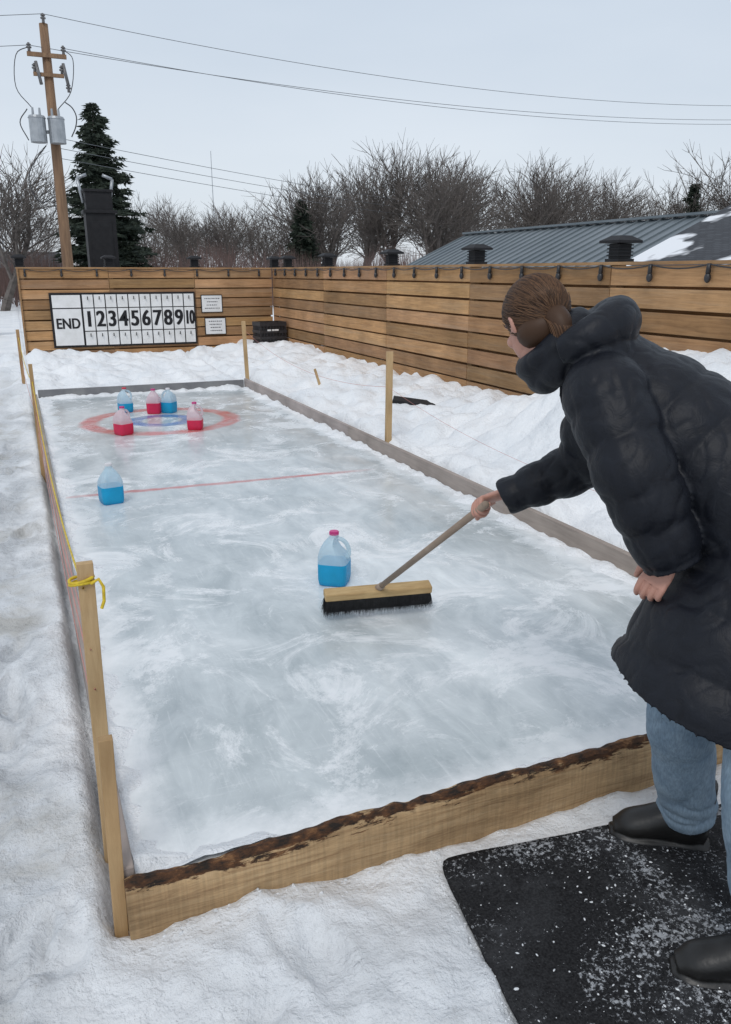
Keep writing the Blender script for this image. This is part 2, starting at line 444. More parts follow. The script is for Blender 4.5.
# ---------------------------------------------------------------- stakes & ropes
def stake(x,y,top,w=.042,t=.02,lean=(0,0),bot=-.25,tint=(1,1,1)):
    b=MB(); h=top-bot
    b.box((0,0,h/2),(w,t,h),tint=tint)
    ob=b.obj('wooden_stake',[M_STAKE],bevel=.002); ob.location=(x,y,bot); ob.rotation_euler=(lean[0],lean[1],0); return ob
stake(.078,2.12,.765,.042,.024,(0,.012))
stake(.068,1.792,.43,.034,.026,(0,.018),tint=(.9,.85,.8))
stake(.05,6.95,.80,.03,.02,tint=(.8,.75,.7)); stake(-.02,11.3,.80,.04,.02,tint=(.8,.72,.68))
stake(2.88,6.30,.85,.055,.03,(0,.01)); stake(2.86,10.95,.86,.05,.03,(0,-.03)) 
stake(3.55,9.6,.36,.03,.02,(0,-.3))
M_YEL=simple('yellow_rope_mat',(.75,.55,.03),(.55,.38,.02),60,.6,.4,.002)
M_RED=simple('red_string_mat',(.60,.22,.18),(.5,.25,.22),60,.6,0)
yr=empty('yellow_rope')
pts=sag((.08,2.10,.70),(.05,6.95,.66),.20)+sag((.05,6.95,.66),(-.02,11.3,.7),.1)[1:]
rope('span',pts,.0032,M_YEL,yr)
coil=[(.078+.031*math.cos(a),2.12+.024*math.sin(a),.705+.004*a/3+.003*math.sin(a*1.7)) for a in [i*.4 for i in range(36)]]
rope('knot',coil,.0045,M_YEL,yr)
rope('tail',[(.10,2.10,.71),(.12,2.095,.722),(.13,2.09,.70),(.128,2.09,.66),(.12,2.09,.64)],.0045,M_YEL,yr)
rs=empty('red_string')
rope('span_low',sag((.082,2.1,.40),(.05,6.95,.40),.12)+sag((.05,6.95,.40),(-.02,11.3,.4),.06)[1:],.002,M_RED,rs)
rope('span_high',sag((.082,2.1,.52),(.05,6.95,.56),.14),.0015,M_RED,rs)
rope('span_ground',sag((.082,2.1,.22),(.05,6.95,.25),.12),.0015,M_RED,rs)
rs=empty('red_string')
rope('span',sag((2.88,6.3,.55),(2.86,10.95,.72),.18),.0016,M_RED,rs)
rope('span_near',sag((2.88,6.3,.55),(2.95,1.2,.5),.22),.0011,M_RED,rs)

# ---------------------------------------------------------------- fence
FX=4.68; FY=15.72; TOP=1.55
b=MB()
pitch=.178; nb=10
posts=[15.72,12.8,10.3,8.06,5.7,3.4,1.1,-1.2,-3.5]
for i in range(len(posts)-1):
    y1,y0=posts[i],posts[i+1]
    if i==0:y1-=.03
    for k in range(nb):
        z=TOP-.078-k*pitch+random.uniform(-.004,.004)
        b.box((FX+random.uniform(-.003,.003),(y0+y1)/2,z),(.022,y1-y0-.008,.154),Euler((random.uniform(-.0015,.0015),0,0)).to_matrix(),tint=rtint(.72,1.28))
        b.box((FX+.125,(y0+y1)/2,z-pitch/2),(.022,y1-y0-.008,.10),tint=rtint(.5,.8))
for y in posts:
    b.box((FX+.062,y,.6),(.09,.09,1.95),tint=(.7,.7,.7))
b.box((FX+.02,6.1,TOP+.018),(.09,19.2,.026),tint=(.95,.95,.95))
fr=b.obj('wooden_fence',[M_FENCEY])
b=MB()
px=[.10,1.6,3.15,4.66]
for i in range(3):
    for k in range(nb):
        z=TOP-.078-k*pitch+random.uniform(-.004,.004)
        b.box(((px[i]+px[i+1])/2,FY+random.uniform(-.003,.003),z),(px[i+1]-px[i]-.008,.022,.154),tint=rtint(.72,1.28))
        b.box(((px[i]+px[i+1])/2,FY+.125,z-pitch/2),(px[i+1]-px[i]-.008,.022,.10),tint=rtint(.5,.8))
for x in px[:3]: b.box((x+.03,FY+.062,.6),(.09,.09,1.95),tint=(.7,.7,.7))
b.box((2.35,FY+.02,TOP+.018),(4.58,.09,.026),tint=(.95,.95,.95))
b.box((.085,FY+.02,.68),(.03,.14,1.75),tint=(.8,.8,.8))
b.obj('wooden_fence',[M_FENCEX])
b=MB()
for k in range(8):
    b.box((-6.5,24,1.2-k*.17),(12,.03,.15),tint=rtint(.6,1.0))
b.obj('wooden_fence',[M_FENCEX])
def lantern(x,y,z):
    b=MB()
    b.box((0,0,.012),(.17,.17,.024)); b.box((0,0,.085),(.13,.13,.12))
    for k in range(4): b.box((0,0,.05+k*.028),(.155,.155,.010))
    b.box((0,0,.160),(.25,.25,.022)); b.box((0,0,.190),(.25,.25,.04),taper=.45)
    o=b.obj('post_lantern',[M_BLACK],bevel=.002); o.location=(x,y,z); o.rotation_euler=(0,0,random.uniform(-.05,.05))
for y in posts[1:6]: lantern(FX+.065,y,TOP+.033)
lantern(FX+.06,FY+.06,TOP+.033); lantern(FX+.08,FY-.75,TOP+.033)
for x in px[:3]: lantern(x+.03,FY+.065,TOP+.033)
sl=empty('string_lights'); b=MB()
y=15.4; pts=[]; prev=None
while y>-1:
    p=(FX-.035,y,TOP+.005)
    if prev: pts+=sag(prev,p,.03,6)[1:]
    else: pts.append(Vector(p))
    b.cyl((p[0]-.005,y,TOP+.01),(p[0]-.005,y,TOP-.06),.015,.019,8); b.ell((p[0]-.005,y,TOP-.09),(.025,.025,.038),n=10,m=6)
    prev=p; y-=.60
b.obj('bulbs',[M_BLACKP],smooth=True,parent=sl)
rope('cable',pts,.0055,M_BLACKP,sl)
b=MB(); pts=[];prev=None; x=.2
while x<4.6:
    p=(x,FY-.03,TOP-.0)
    if prev: pts+=sag(prev,p,.04,6)[1:]
    else: pts.append(Vector(p))
    b.cyl((x,p[1],TOP),(x,p[1],TOP-.07),.015,.018,8); b.ell((x,p[1],TOP-.10),(.024,.024,.036),n=8,m=6); prev=p; x+=.6
b.obj('bulbs_end',[M_BLACKP],smooth=True,parent=sl); rope('cable_end',pts,.006,M_BLACKP,sl)

# ---------------------------------------------------------------- scoreboard
def text(body,size,loc,mat,parent,rot=(R(90),0,0),off=.0,sx=1,name=None):
    c=D.curves.new('t','FONT'); c.body=body; c.size=size; c.align_x='CENTER'; c.align_y='CENTER'; c.extrude=.001; c.offset=off; c.resolution_u=8
    o=D.objects.new('t',c); scene.collection.objects.link(o)
    dg=bpy.context.evaluated_depsgraph_get(); me=D.meshes.new_from_object(o.evaluated_get(dg))
    D.objects.remove(o)
    me.materials.clear(); me.materials.append(mat)
    o=D.objects.new(name or 'lettering',me); scene.collection.objects.link(o)
    o.location=loc; o.rotation_euler=rot; o.scale=(sx,1,1); o.parent=parent; return o
sb=empty('scoreboard'); YS=FY-.035
b=MB(); b.box((1.84,YS,.665),(2.58,.02,.96)); b.obj('backing',[M_BLACK],parent=sb)
b=MB()
b.box((.83,YS-.014,.995),(.48,.012,.22)); b.box((.83,YS-.014,.545),(.48,.012,.64))
cw=.2015
for i in range(10):
    xc=1.095+cw*(i+.5)
    for z0,z1 in ((.885,1.11),(.475,.868),(.22,.458)):
        b.box((xc,YS-.014,(z0+z1)/2),(cw-.020,.012,z1-z0),tint=rtint(.9,1.0))
b.obj('panels',[M_WHITE],parent=sb)
b=MB()
for i in range(10):
    xc=1.095+cw*(i+.5)
    for zz in (1.03,.38):
        b.cyl((xc,YS-.02,zz),(xc,YS-.06,zz),.008,n=6); b.cyl((xc,YS-.06,zz-.004),(xc,YS-.06,zz+.05),.008,n=6)
b.obj('hooks',[M_BLACK],parent=sb)
for q,dxx in enumerate((-.004,.004)):
    text('END',.255,(.83+dxx,YS-.0225-.0008*q,.60),M_BLACK,sb,off=.004,sx=.80)
for i in range(10):
    for q,dxx in enumerate((-.010,.0,.010)):
        text(str(i+1),.39 if i<9 else .35,(1.095+cw*(i+.5)+dxx,YS-.0225-.0008*q,.67),M_BLACK,sb,off=.004,sx=.80 if i<9 else .50)
M_INK=simple('ink',(.10,.10,.12))
def notice(xc,zc,w,h):
    e=empty('notice_sign'); b=MB(); b.box((xc,YS+.01,zc),(w+.03,.012,h+.03)); b.obj('frame',[M_BLACK],parent=e)
    b=MB(); b.box((xc,YS+.002,zc),(w,.012,h)); b.obj('panel',[M_WHITE],parent=e)
    b=MB()
    for k in range(4):
        z=zc+h*.32-k*h*.2; half=w*random.uniform(.22,.38); x=xc-half
        while x<xc+half:
            l=random.uniform(.012,.035); b.box((x+l/2,YS-.0055,z),(l,.002,.016)); x+=l+.012
    b.obj('small_print',[M_INK],parent=e)
notice(3.45,.92,.38,.30); notice(3.50,.50,.38,.29)

# black milk crate
b=MB(); W_,Dp,Hh=.54,.36,.42
for z in (.025,.13,.24,Hh-.04):
    for sy in (-1,1): b.box((0,sy*(Dp/2-.01),z),(W_,.02,.05 if z<.3 else .075))
    for sx in (-1,1): b.box((sx*(W_/2-.01),0,z+.001),(.02,Dp-.04,.05 if z<.3 else .075))
for k in range(9):
    x=-W_/2+.02+k*(W_-.04)/8
    for sy in (-1,1): b.box((x,sy*(Dp/2-.012),Hh/2),(.02,.014,Hh-.02))
for k in range(6):
    y=-Dp/2+.03+k*(Dp-.06)/5
    for sx in (-1,1): b.box((sx*(W_/2-.012),y,Hh/2),(.014,.02,Hh-.02))
b.box((0,0,.19),(W_-.06,Dp-.06,.36))
zc=max(gh(4.33+dx_,14.7+dy_) for dx_ in (-.2,0,.2) for dy_ in (-.2,0,.2))
cr=empty('milk_crate',(4.33,14.85,zc-.06)); o=b.obj('basket',[M_BLACKP],parent=cr)
b=MB()
for k,(x,l) in enumerate(((-.09,.07),(-.01,.05),(.06,.08))): b.box((x,-Dp/2-.004,.27),(l,.004,.03))
b.obj('label',[M_WHITE],parent=cr)
cr.rotation_euler=(0,0,R(8))
b=MB(); b.box((0,0,0),(.46,.16,.05)); o=b.obj('dark_plank',[M_BLACK],bevel=.006); o.location=(3.78,7.6,gh(3.78,7.6)+.02); o.rotation_euler=(.15,.12,-.5)

# ---------------------------------------------------------------- jugs
def plastic(name,c,tr=.25,trans=.45,rough=.3):
    m,nt,b=newmat(name); out=nt.nodes['Material Output']
    n=noisetex(nt,objco(nt),12,3); r=ramp(nt,[(.3,c),(.7,tuple(x*.85 for x in c))]); nt.links.new(n,r.inputs[0])
    nt.links.new(r.outputs[0],b.inputs['Base Color']); b.inputs['Roughness'].default_value=rough
    t=N(nt,'ShaderNodeBsdfTranslucent'); nt.links.new(r.outputs[0],t.inputs[0])
    mx=N(nt,'ShaderNodeMixShader'); mx.inputs[0].default_value=trans; nt.links.new(b.outputs[0],mx.inputs[1]); nt.links.new(t.outputs[0],mx.inputs[2])
    tp=N(nt,'ShaderNodeBsdfTransparent'); m2=N(nt,'ShaderNodeMixShader'); m2.inputs[0].default_value=tr
    nt.links.new(mx.outputs[0],m2.inputs[1]); nt.links.new(tp.outputs[0],m2.inputs[2]); nt.links.new(m2.outputs[0],out.inputs[0])
    return m
M_TOP_B=plastic('jug_plastic_blueish',(.72,.88,.95),.28); M_TOP_R=plastic('jug_plastic_pinkish',(.90,.80,.84),.25)
M_LIQ_B=plastic('blue_liquid',(.03,.55,.85),.0,.5,.25); M_LIQ_R=plastic('red_liquid',(.88,.05,.15),.0,.45,.25)
M_CAP_P=simple('cap_magenta',(.65,.05,.25),None,10,.4,0); M_CAP_R=simple('cap_red',(.7,.05,.08),None,10,.4,0); M_CAP_W=simple('cap_white',(.8,.78,.8),None,10,.4,0)
def jug(x,y,rot,kind,cap,level=.135,s=1.0):
    e=empty('milk_jug',(x,y,.0)); e.rotation_euler=(0,0,rot); e.scale=(s,s,s)
    prof=[(.0,.058,0,.35),(.006,.069,0,.38),(.03,.073,0,.42),(level*.6,.0735,0,.42),(level,.0735,0,.42),(level+.001,.0735,0,.42),(.150,.073,0,.44),(.172,.068,.000,.5),(.195,.057,.004,.6),(.215,.044,.006,.78),(.232,.031,.004,.95),(.243,.023,.0,1),(.262,.022,0,1)]
    def ring(z,r,ox,rd,n=40):
        out=[]
        for i in range(n):
            a=2*math.pi*i/n; c,s_=math.cos(a),math.sin(a)
            p=2+ (1-rd)*8
            k=(abs(c)**p+abs(s_)**p)**(-1/p)
            rr=r*k
            X=rr*c;Y=rr*s_
            if .135<z<.24: 
                q=ss(.135,.165,z)*(1-ss(.225,.24,z))
                if c>.2: X-=q*.036*ss(.2,.8,c)
            out.append((X+ox*-1,Y,z))
        return out
    b=MB(); n=40; vs=[]
    for p in prof: vs+=ring(*p)
    fs=[];mi=[]
    for j in range(len(prof)-1):
        for i in range(n):
            fs.append((j*n+i,j*n+(i+1)%n,(j+1)*n+(i+1)%n,(j+1)*n+i)); mi.append(1 if prof[j+1][0]<=level+.0005 else 0)
    fs.append(tuple(reversed(range(n)))); mi.append(1)
    b.v=vs;b.t=[(1,1,1)]*len(vs);b.f=fs;b.m=mi
    tops,liq=(M_TOP_B,M_LIQ_B) if kind=='b' else (M_TOP_R,M_LIQ_R)
    b.tube([(.055,0,.135),(.072,0,.150),(.074,0,.180),(.064,0,.208),(.044,0,.228),(.018,0,.236)],[.012,.012,.011,.011,.011,.010],n=10,sub=5)
    b.obj('bottle',[tops,liq],smooth=True,parent=e)
    b=MB(); v=ring(level-.001,.0715,0,.42); b.add(v,[tuple(range(40))]); b.obj('liquid_surface',[liq],parent=e)
    b=MB(); b.cyl((0,0,.254),(0,0,.272),.0225,.0215,20)
    for k in range(20):
        a=k/20*2*math.pi; b.box((.0222*math.cos(a),.0222*math.sin(a),.262),(.003,.003,.015))
    b.obj('cap',[cap],parent=e)
jug(1.325,3.53,R(-35),'b',M_CAP_P,.115,1.0)
jug(.45,5.49,R(100),'b',M_CAP_W,.12)
jug(.82,7.91,R(30),'r',M_CAP_P,.11)
jug(1.51,7.91,R(-20),'r',M_CAP_P,.10)
jug(1.28,9.02,R(70),'r',M_CAP_P,.12)
jug(1.44,9.02,R(140),'b',M_CAP_W,.12)
jug(1.0,9.25,R(10),'b',M_CAP_R,.10)

# ---------------------------------------------------------------- broom
broom=empty('push_broom')
A=Vector((1.11,3.10,.03)); B=Vector((1.60,3.01,.03)); ctr=(A+B)/2; dx=(B-A).normalized(); ang=math.atan2(dx.y,dx.x)
Rz=Matrix.Rotation(ang,3,'Z')@Matrix.Rotation(R(12),3,'X')
M_BLOCK=wood('broom_block_wood',(.62,.46,.24),(.36,.23,.10),(2,12,12),tint=False)
b=MB(); b.box((0,0,0),(.49,.062,.036)); o=b.obj('block',[M_BLOCK],parent=broom,bevel=.006)
o.matrix_local=Matrix.Translation(ctr+Vector((0,0,.098)))@Rz.to_4x4()
M_BR=simple('bristle_black',(.008,.008,.009),(.02,.02,.022),40,.7,.3)
b=MB(); random.seed(3)
for i in range(4200):
    x=random.uniform(-.24,.24); y=random.uniform(-.026,.026)
    l=.082+random.gauss(0,.004)
    fx=x+random.gauss(0,.007)+ (x/.24)*.012; fy=y*1.6+random.gauss(0,.005)
    w=.0016
    b.add([(x-w,y,-.016),(x+w,y,-.016),(fx,fy,-.016-l)],[(0,1,2)])
    b.add([(x,y-w,-.016),(x,y+w,-.016),(fx,fy,-.016-l)],[(0,1,2)])
b.box((0,0,-.046),(.478,.052,.062),taper=.98)
o=b.obj('bristles',[M_BR],parent=broom); o.matrix_local=Matrix.Translation(ctr+Vector((0,0,.098)))@Rz.to_4x4()
HB=ctr+Vector((-.0,0,.11)); HAND=Vector((1.268,2.08,.785))
hd=(HAND-HB).normalized()
M_HAND=wood('broom_handle_wood',(.36,.29,.23),(.25,.19,.15),(8,2,3),tint=False)
b=MB(); b.cyl(HB-hd*.03,HAND+hd*.05,.0125,.0125,14); b.ell(HAND+hd*.05,(.0125,.0125,.0125),n=14,m=8)
b.cyl(HB-hd*.035,HB+hd*.06,.018,.0155,14)
b.obj('handle',[M_HAND],smooth=True,parent=broom)

# ---------------------------------------------------------------- mat
def mat_m():
    m,nt,b=newmat('door_mat_carpet'); v=objco(nt)
    n=noisetex(nt,v,160,3); r=ramp(nt,[(.35,(.010,.010,.011)),(.7,(.034,.034,.036))]); nt.links.new(n,r.inputs[0])
    n2=noisetex(nt,v,2.6,7,.7,.6); n3=noisetex(nt,v,75,6,.8,.3)
    ad=N(nt,'ShaderNodeMath',operation='MULTIPLY_ADD'); nt.links.new(n2,ad.inputs[0]); ad.inputs[1].default_value=.75; nt.links.new(n3,ad.inputs[2])
    r2=ramp(nt,[(.965,(0,0,0)),(1.0,(.6,.6,.6))]); nt.links.new(ad.outputs[0],r2.inputs[0])
    n6=noisetex(nt,v,4,5,.7); r6=ramp(nt,[(.5,(0,0,0)),(.75,(.07,.07,.07))]); nt.links.new(n6,r6.inputs[0])
    col=mixc(nt,r6.outputs[0],r.outputs[0],(.5,.52,.55))
    col=mixc(nt,r2.outputs[0],col,(.62,.64,.67)); nt.links.new(col,b.inputs['Base Color'])
    b.inputs['Roughness'].default_value=.9; b.inputs['Specular IOR Level'].default_value=.12
    p=bump(nt,None,n,.6,.004); bump(nt,b,r2.outputs[0],.5,.004,p); return m
b=MB(); n=60; vs=[]
def mz(p): return -.106+.008*noise.noise(Vector((p.x*2.5,p.y*2.5,0)))
for j in range(n+1):
    for i in range(n+1):
        s_=i/n*1.75; t_=j/n*1.55
        if s_<.05 and t_<.05:
            q=Vector((.05-s_,.05-t_)) 
            if q.length>.05: q=q.normalized()*.05; s_,t_=.05-q.x,.05-q.y
        wob=.006*noise.noise(Vector((i*.25,j*.25,3)))
        p=MA0+Me1*(s_+wob)+Me2*(t_+wob)
        p.z=mz(p); vs.append(p)
fs=[(j*(n+1)+i,(j+1)*(n+1)+i,(j+1)*(n+1)+i+1,j*(n+1)+i+1) for j in range(n) for i in range(n)]
b.add(vs,fs)
o=b.obj('floor_mat',[mat_m()],smooth=True)
sm=o.modifiers.new('s','SOLIDIFY'); sm.thickness=.012; sm.offset=-1
b=MB(); random.seed(11)
for i in range(420):
    p=MA0+Me1*random.uniform(0.02,1.1)+Me2*random.uniform(.02,1.1)
    if i<190: p=MA0+Me1*random.gauss(.45,.16)+Me2*random.gauss(.45,.25)
    s_=random.uniform(.0008,.0030)
    if random.random()<.02: s_*=1.4
    b.ell((p.x,p.y,mz(p)+s_*.4),(s_*random.uniform(.8,2.4),s_,s_*.7),Euler((0,0,random.uniform(0,3))).to_matrix(),n=6,m=4)
for i in range(420):
    e_=random.random()
    if e_<.35: p=MA0+Me2*random.uniform(0,1.0)-Me1*abs(random.gauss(0,.015))
    elif e_<.6: p=MA0+Me1*random.uniform(0,1.2)-Me2*abs(random.gauss(0,.012))
    else: p=Vector((random.uniform(.1,1.9),1.735-abs(random.gauss(0,.03)),0))
    s_=random.uniform(.001,.0045)
    z=gh(p.x,p.y)
    b.ell((p.x,p.y,z),(s_*random.uniform(.8,1.8),s_,s_*.6),Euler((random.uniform(0,.6),0,random.uniform(0,3))).to_matrix(),n=6,m=4)
b.obj('snow_crumbs',[M_SNOW],smooth=True)

# ---------------------------------------------------------------- person
person=empty('woman_in_puffer_coat')
def coat_m():
    m,nt,b=newmat('puffer_nylon'); v=objco(nt)
    n=noisetex(nt,v,24,5,.55,.9); n2=noisetex(nt,v,80,4,.6,.5)
    r=ramp(nt,[(.3,(.0045,.0056,.0095)),(.7,(.008,.010,.016))]); nt.links.new(n,r.inputs[0]); nt.links.new(r.outputs[0],b.inputs['Base Color'])
    b.inputs['Roughness'].default_value=.52; b.inputs['Specular IOR Level'].default_value=.30
    p=bump(nt,None,n,.35,.010); bump(nt,b,n2,.2,.002,p); return m
M_COAT=coat_m()
M_SKIN=simple('skin',(.56,.30,.225),(.48,.24,.18),14,.5,.15,.001,lo=.3,hi=.7,bscale=120)
def hair_m():
    m,nt,b=newmat('brown_hair'); a=N(nt,'ShaderNodeAttribute',attribute_name='tint')
    s=N(nt,'ShaderNodeSeparateColor'); nt.links.new(a.outputs['Color'],s.inputs[0])
    r=ramp(nt,[(.2,(.028,.014,.008)),(.55,(.070,.035,.018)),(.9,(.14,.072,.036))]); nt.links.new(s.outputs[0],r.inputs[0])
    nt.links.new(r.outputs[0],b.inputs['Base Color']); b.inputs['Roughness'].default_value=.55; b.inputs['Specular IOR Level'].default_value=.3
    return m
M_HAIR=hair_m()
def denim_m():
    m,nt,b=newmat('light_denim'); v=objco(nt)
    n=noisetex(nt,v,9,7,.65,.4); n2=noisetex(nt,objco(nt,(1,1,.25)),220,3)
    r=ramp(nt,[(.3,(.155,.225,.30)),(.7,(.31,.40,.48))]); nt.links.new(n,r.inputs[0])
    r2=ramp(nt,[(.3,(.75,.75,.75)),(.7,(1.12,1.12,1.12))]); nt.links.new(n2,r2.inputs[0])
    nt.links.new(mixc(nt,1,r.outputs[0],r2.outputs[0],'MULTIPLY'),b.inputs['Base Color']); b.inputs['Roughness'].default_value=.85
    b.inputs['Specular IOR Level'].default_value=.2
    p=bump(nt,None,n,.4,.008); bump(nt,b,n2,.3,.001,p); return m
M_DENIM=denim_m()
M_BOOT=simple('boot_leather',(.008,.008,.008),(.018,.017,.016),12,.42,.4,.003)
LAT=Vector((.62,.78,0)).normalized()
LS=Vector((1.235,1.49,1.225)); RS=Vector((1.455,1.765,1.20))
LE=Vector((1.240,1.365,1.055)); LW=Vector((1.315,1.325,.885))
RE=Vector((1.50,1.885,.955)); RW=HAND+Vector((.055,-.075,.055))
b=MB()
b.tube([(1.462,1.262,.515),(1.470,1.258,.545),(1.505,1.26,.63),(1.58,1.26,.77),(1.60,1.30,.90),(1.52,1.41,1.04),(1.43,1.53,1.16),(1.36,1.62,1.245),(1.30,1.675,1.30)],
       [(.262,.262),(.260,.258),(.250,.240),(.242,.218),(.228,.205),(.212,.176),(.205,.155),(.160,.118),(.09,.085)],L=LAT,n=110,sub=16,quilt=(.105,.0125),phase=.040)
b.tube([LS+Vector((.09,.09,.0)),LS,LS.lerp(LE,.5),LE,LE.lerp(LW,.5),LW,LW+(LW-LE).normalized()*.03],[.085,.095,.092,.089,.082,.072,.064],n=60,sub=14,quilt=(.095,.0115),phase=.02)
b.tube([RS+Vector((-.09,-.09,.0)),RS,RS.lerp(RE,.5),RE,RE.lerp(RW,.5),RW,RW+(RW-RE).normalized()*.015],[.10,.100,.086,.078,.066,.053,.046],n=60,sub=14,quilt=(.090,.011),phase=.02)
nd=Vector((-.55,.35,.62)).normalized()
def torus(c,nrm,lat,Ra,Rb,r,a0,a1,rr=None,q=None):
    nrm=nrm.normalized(); lat=(lat-nrm*lat.dot(nrm)).normalized(); fw=nrm.cross(lat)
    k=14; pts=[];rad=[]
    for i in range(k+1):
        a=a0+(a1-a0)*i/k; pts.append(c+lat*(Ra*math.cos(a))+fw*(Rb*math.sin(a))); rad.append(r if rr is None else rr(i/k))
    b.tube(pts,rad,n=20,sub=4,quilt=q)
torus(Vector((1.265,1.685,1.305)),nd,LAT,.088,.085,.044,0,2*math.pi,q=(.07,.005))
torus(Vector((1.235,1.705,1.325)),nd,LAT,.086,.084,.034,0,2*math.pi)
torus(Vector((1.268,1.668,1.335)),Vector((-.35,.25,.9)),LAT,.130,.115,.05,R(165),R(375),rr=lambda t:(.030+.026*math.sin(math.pi*t),.034+.028*math.sin(math.pi*t)),q=(.11,.006))
b.ell((1.325,1.628,1.325),(.145,.095,.062),Matrix.Rotation(math.atan2(LAT.y,LAT.x),3,'Z'))
b.ell((1.40,1.58,1.26),(.165,.10,.075),Matrix.Rotation(math.atan2(LAT.y,LAT.x),3,'Z'))
coat=b.obj('coat',[M_COAT],parent=person)
def cd(c):
    return .005*noise.fractal(c*7,1,2,3)-.0030*(1-abs(noise.noise(Vector((c.x*15,c.y*15,c.z*11)))))**7
remesh(coat,.0052,cd)
# jeans
b=MB()
def legp(h,k,a): return [h,h.lerp(k,.5),k,k.lerp(a,.5),a]
RA=Vector((1.650,1.475,-.035)); RK=Vector((1.505,1.410,.40)); LA=Vector((1.475,1.02,-.035)); LK=Vector((1.40,1.06,.40))
RH=Vector((1.62,1.36,.80)); LH=Vector((1.55,1.17,.80))
b.tube(legp(RH,RK,RA+Vector((0,0,.02))),[.095,.094,.088,.086,.088],n=40,sub=12)
b.tube(legp(LH,LK,LA+Vector((0,0,.02))),[.095,.092,.084,.084,.088],n=40,sub=12)
b.tube([RH,(RH+LH)/2+Vector((0,0,.02)),LH],[.11,.13,.11],n=24)
jn=b.obj('jeans',[M_DENIM],parent=person)
def jd(c):
    z=c.z; low=ss(.25,-.02,z)
    w=noise.noise(Vector((c.x*7,c.y*7,z*9)))
    crease=(1-abs(noise.noise(Vector((c.x*5+3,c.y*5,z*(11+9*low))))))**6
    return .006*w-.009*crease*(.35+.65*low)+.0015*noise.noise(c*50)
remesh(jn,.007,jd)
def boot(ankle,toe):
    toe=Vector(toe); f=(toe-ankle); f.z=0; f.normalize()
    lat=Vector((-f.y,f.x,0))
    b=MB()
    def P(d,z): q=ankle+f*d; return Vector((q.x,q.y,z))
    b.tube([P(-.03,.10),P(-.025,.02),P(-.01,-.045)],[(.060,.062),(.060,.066),(.054,.074)],L=lat,n=28)
    b.tube([P(-.075,-.072),P(-.03,-.060),P(.03,-.050),P(.09,-.062),P(.14,-.076),P(.180,-.090)],[(.036,.037),(.046,.058),(.047,.060),(.050,.046),(.048,.038),(.030,.020)],L=lat,n=28)
    b.tube([P(-.088,-.110),P(-.05,-.110),P(.02,-.110),P(.10,-.110),P(.16,-.108),P(.194,-.104)],[(.034,.019),(.044,.021),(.043,.018),(.054,.021),(.050,.020),(.024,.014)],L=lat,n=28)
    b.box(P(-.045,-.118),(.07,.085,.03),Matrix.Rotation(math.atan2(f.y,f.x),3,'Z'))
    o=b.obj('boot',[M_BOOT],parent=person); remesh(o,.0042)
    b=MB()
    for k in range(5):
        d=.005+.022*k; z=-.005-.0125*k
        a=P(d,z)+lat*.03; c=P(d+.012,z-.004)-lat*.03; mid=(a+c)/2+Vector((f.x*.012,f.y*.012,.020))
        b.tube([a,mid,c],[.0035,.0035,.0035],n=6,sub=4)
    b.obj('laces',[M_BLACKP],parent=person,smooth=True)
boot(Vector((1.625,1.475,0)),(1.445,1.605,0))
boot(Vector((1.435,1.02,0)),(1.27,1.13,0))

# hands
def make_hand(name,M,curl,thumbcurl,spread=.0,s=1.0):
    b=MB()
    b.tube([(0,-.055,0),(0,0,0),(.002,.04,0),(.001,.078,-.002)],[(.024,.019),(.026,.017),(.036,.015),(.036,.012)],L=(1,0,0),n=24)
    for i,(x,l) in enumerate(((.028,.070),(.0095,.078),(-.0095,.072),(-.027,.056))):
        p=Vector((x,.074,-.001)); a=0; pts=[Vector((x*.85,.05,-.001)),p]; d0=Vector((x*spread,1,0)).normalized()
        for k,fr in enumerate((.45,.30,.25)):
            a+=curl[k]+i*.06
            d=Vector((d0.x,math.cos(a),-math.sin(a))); p=p+d*l*fr; pts.append(p)
        b.tube(pts,[.0092,.0094,.0084,.0076,.0060],n=14,sub=6)
        b.ell(pts[-1],(.0060,.0060,.0060),n=10,m=6)
    t=[Vector((.018,.012,-.006)),Vector((.040,.035,-.012))]
    d=Vector((.5,.8,-.25)).normalized(); d=Matrix.Rotation(thumbcurl,3,'Y')@d
    t.append(t[-1]+d*.032); d2=(Matrix.Rotation(thumbcurl*.6,3,'Y')@d+Vector((-.2,.1,-.2*thumbcurl))).normalized(); t.append(t[-1]+d2*.026)
    b.tube(t,[.0145,.0125,.0105,.0078],n=14,sub=6); b.ell(t[-1],(.0078,.0078,.0078),n=10,m=6)
    b.v=[tuple(M@(Vector(v)*s)) for v in b.v]
    o=b.obj(name,[M_SKIN],parent=person); remesh(o,.0022,None,1); return o
def frame(origin,xa,ya):
    ya=ya.normalized(); xa=(xa-ya*xa.dot(ya)).normalized(); za=xa.cross(ya)
    M=Matrix((xa,ya,za)).transposed().to_4x4(); M.translation=origin; return M
fo=(HAND-RE).normalized(); xa=-hd; ya=(fo-xa*fo.dot(xa)).normalized()
za=xa.cross(ya)
org=HAND-ya*.082+za*.026
make_hand('hand_right',frame(org,xa,ya),(1.05,1.35,.9),.9)
hy=Vector((-.36,.12,-.62)); hx=Vector((-.30,.75,.35))
make_hand('hand_left',frame(LW+Vector((.010,.0,-.020)),hx,hy),(.35,.50,.35),.35,.12,.92)

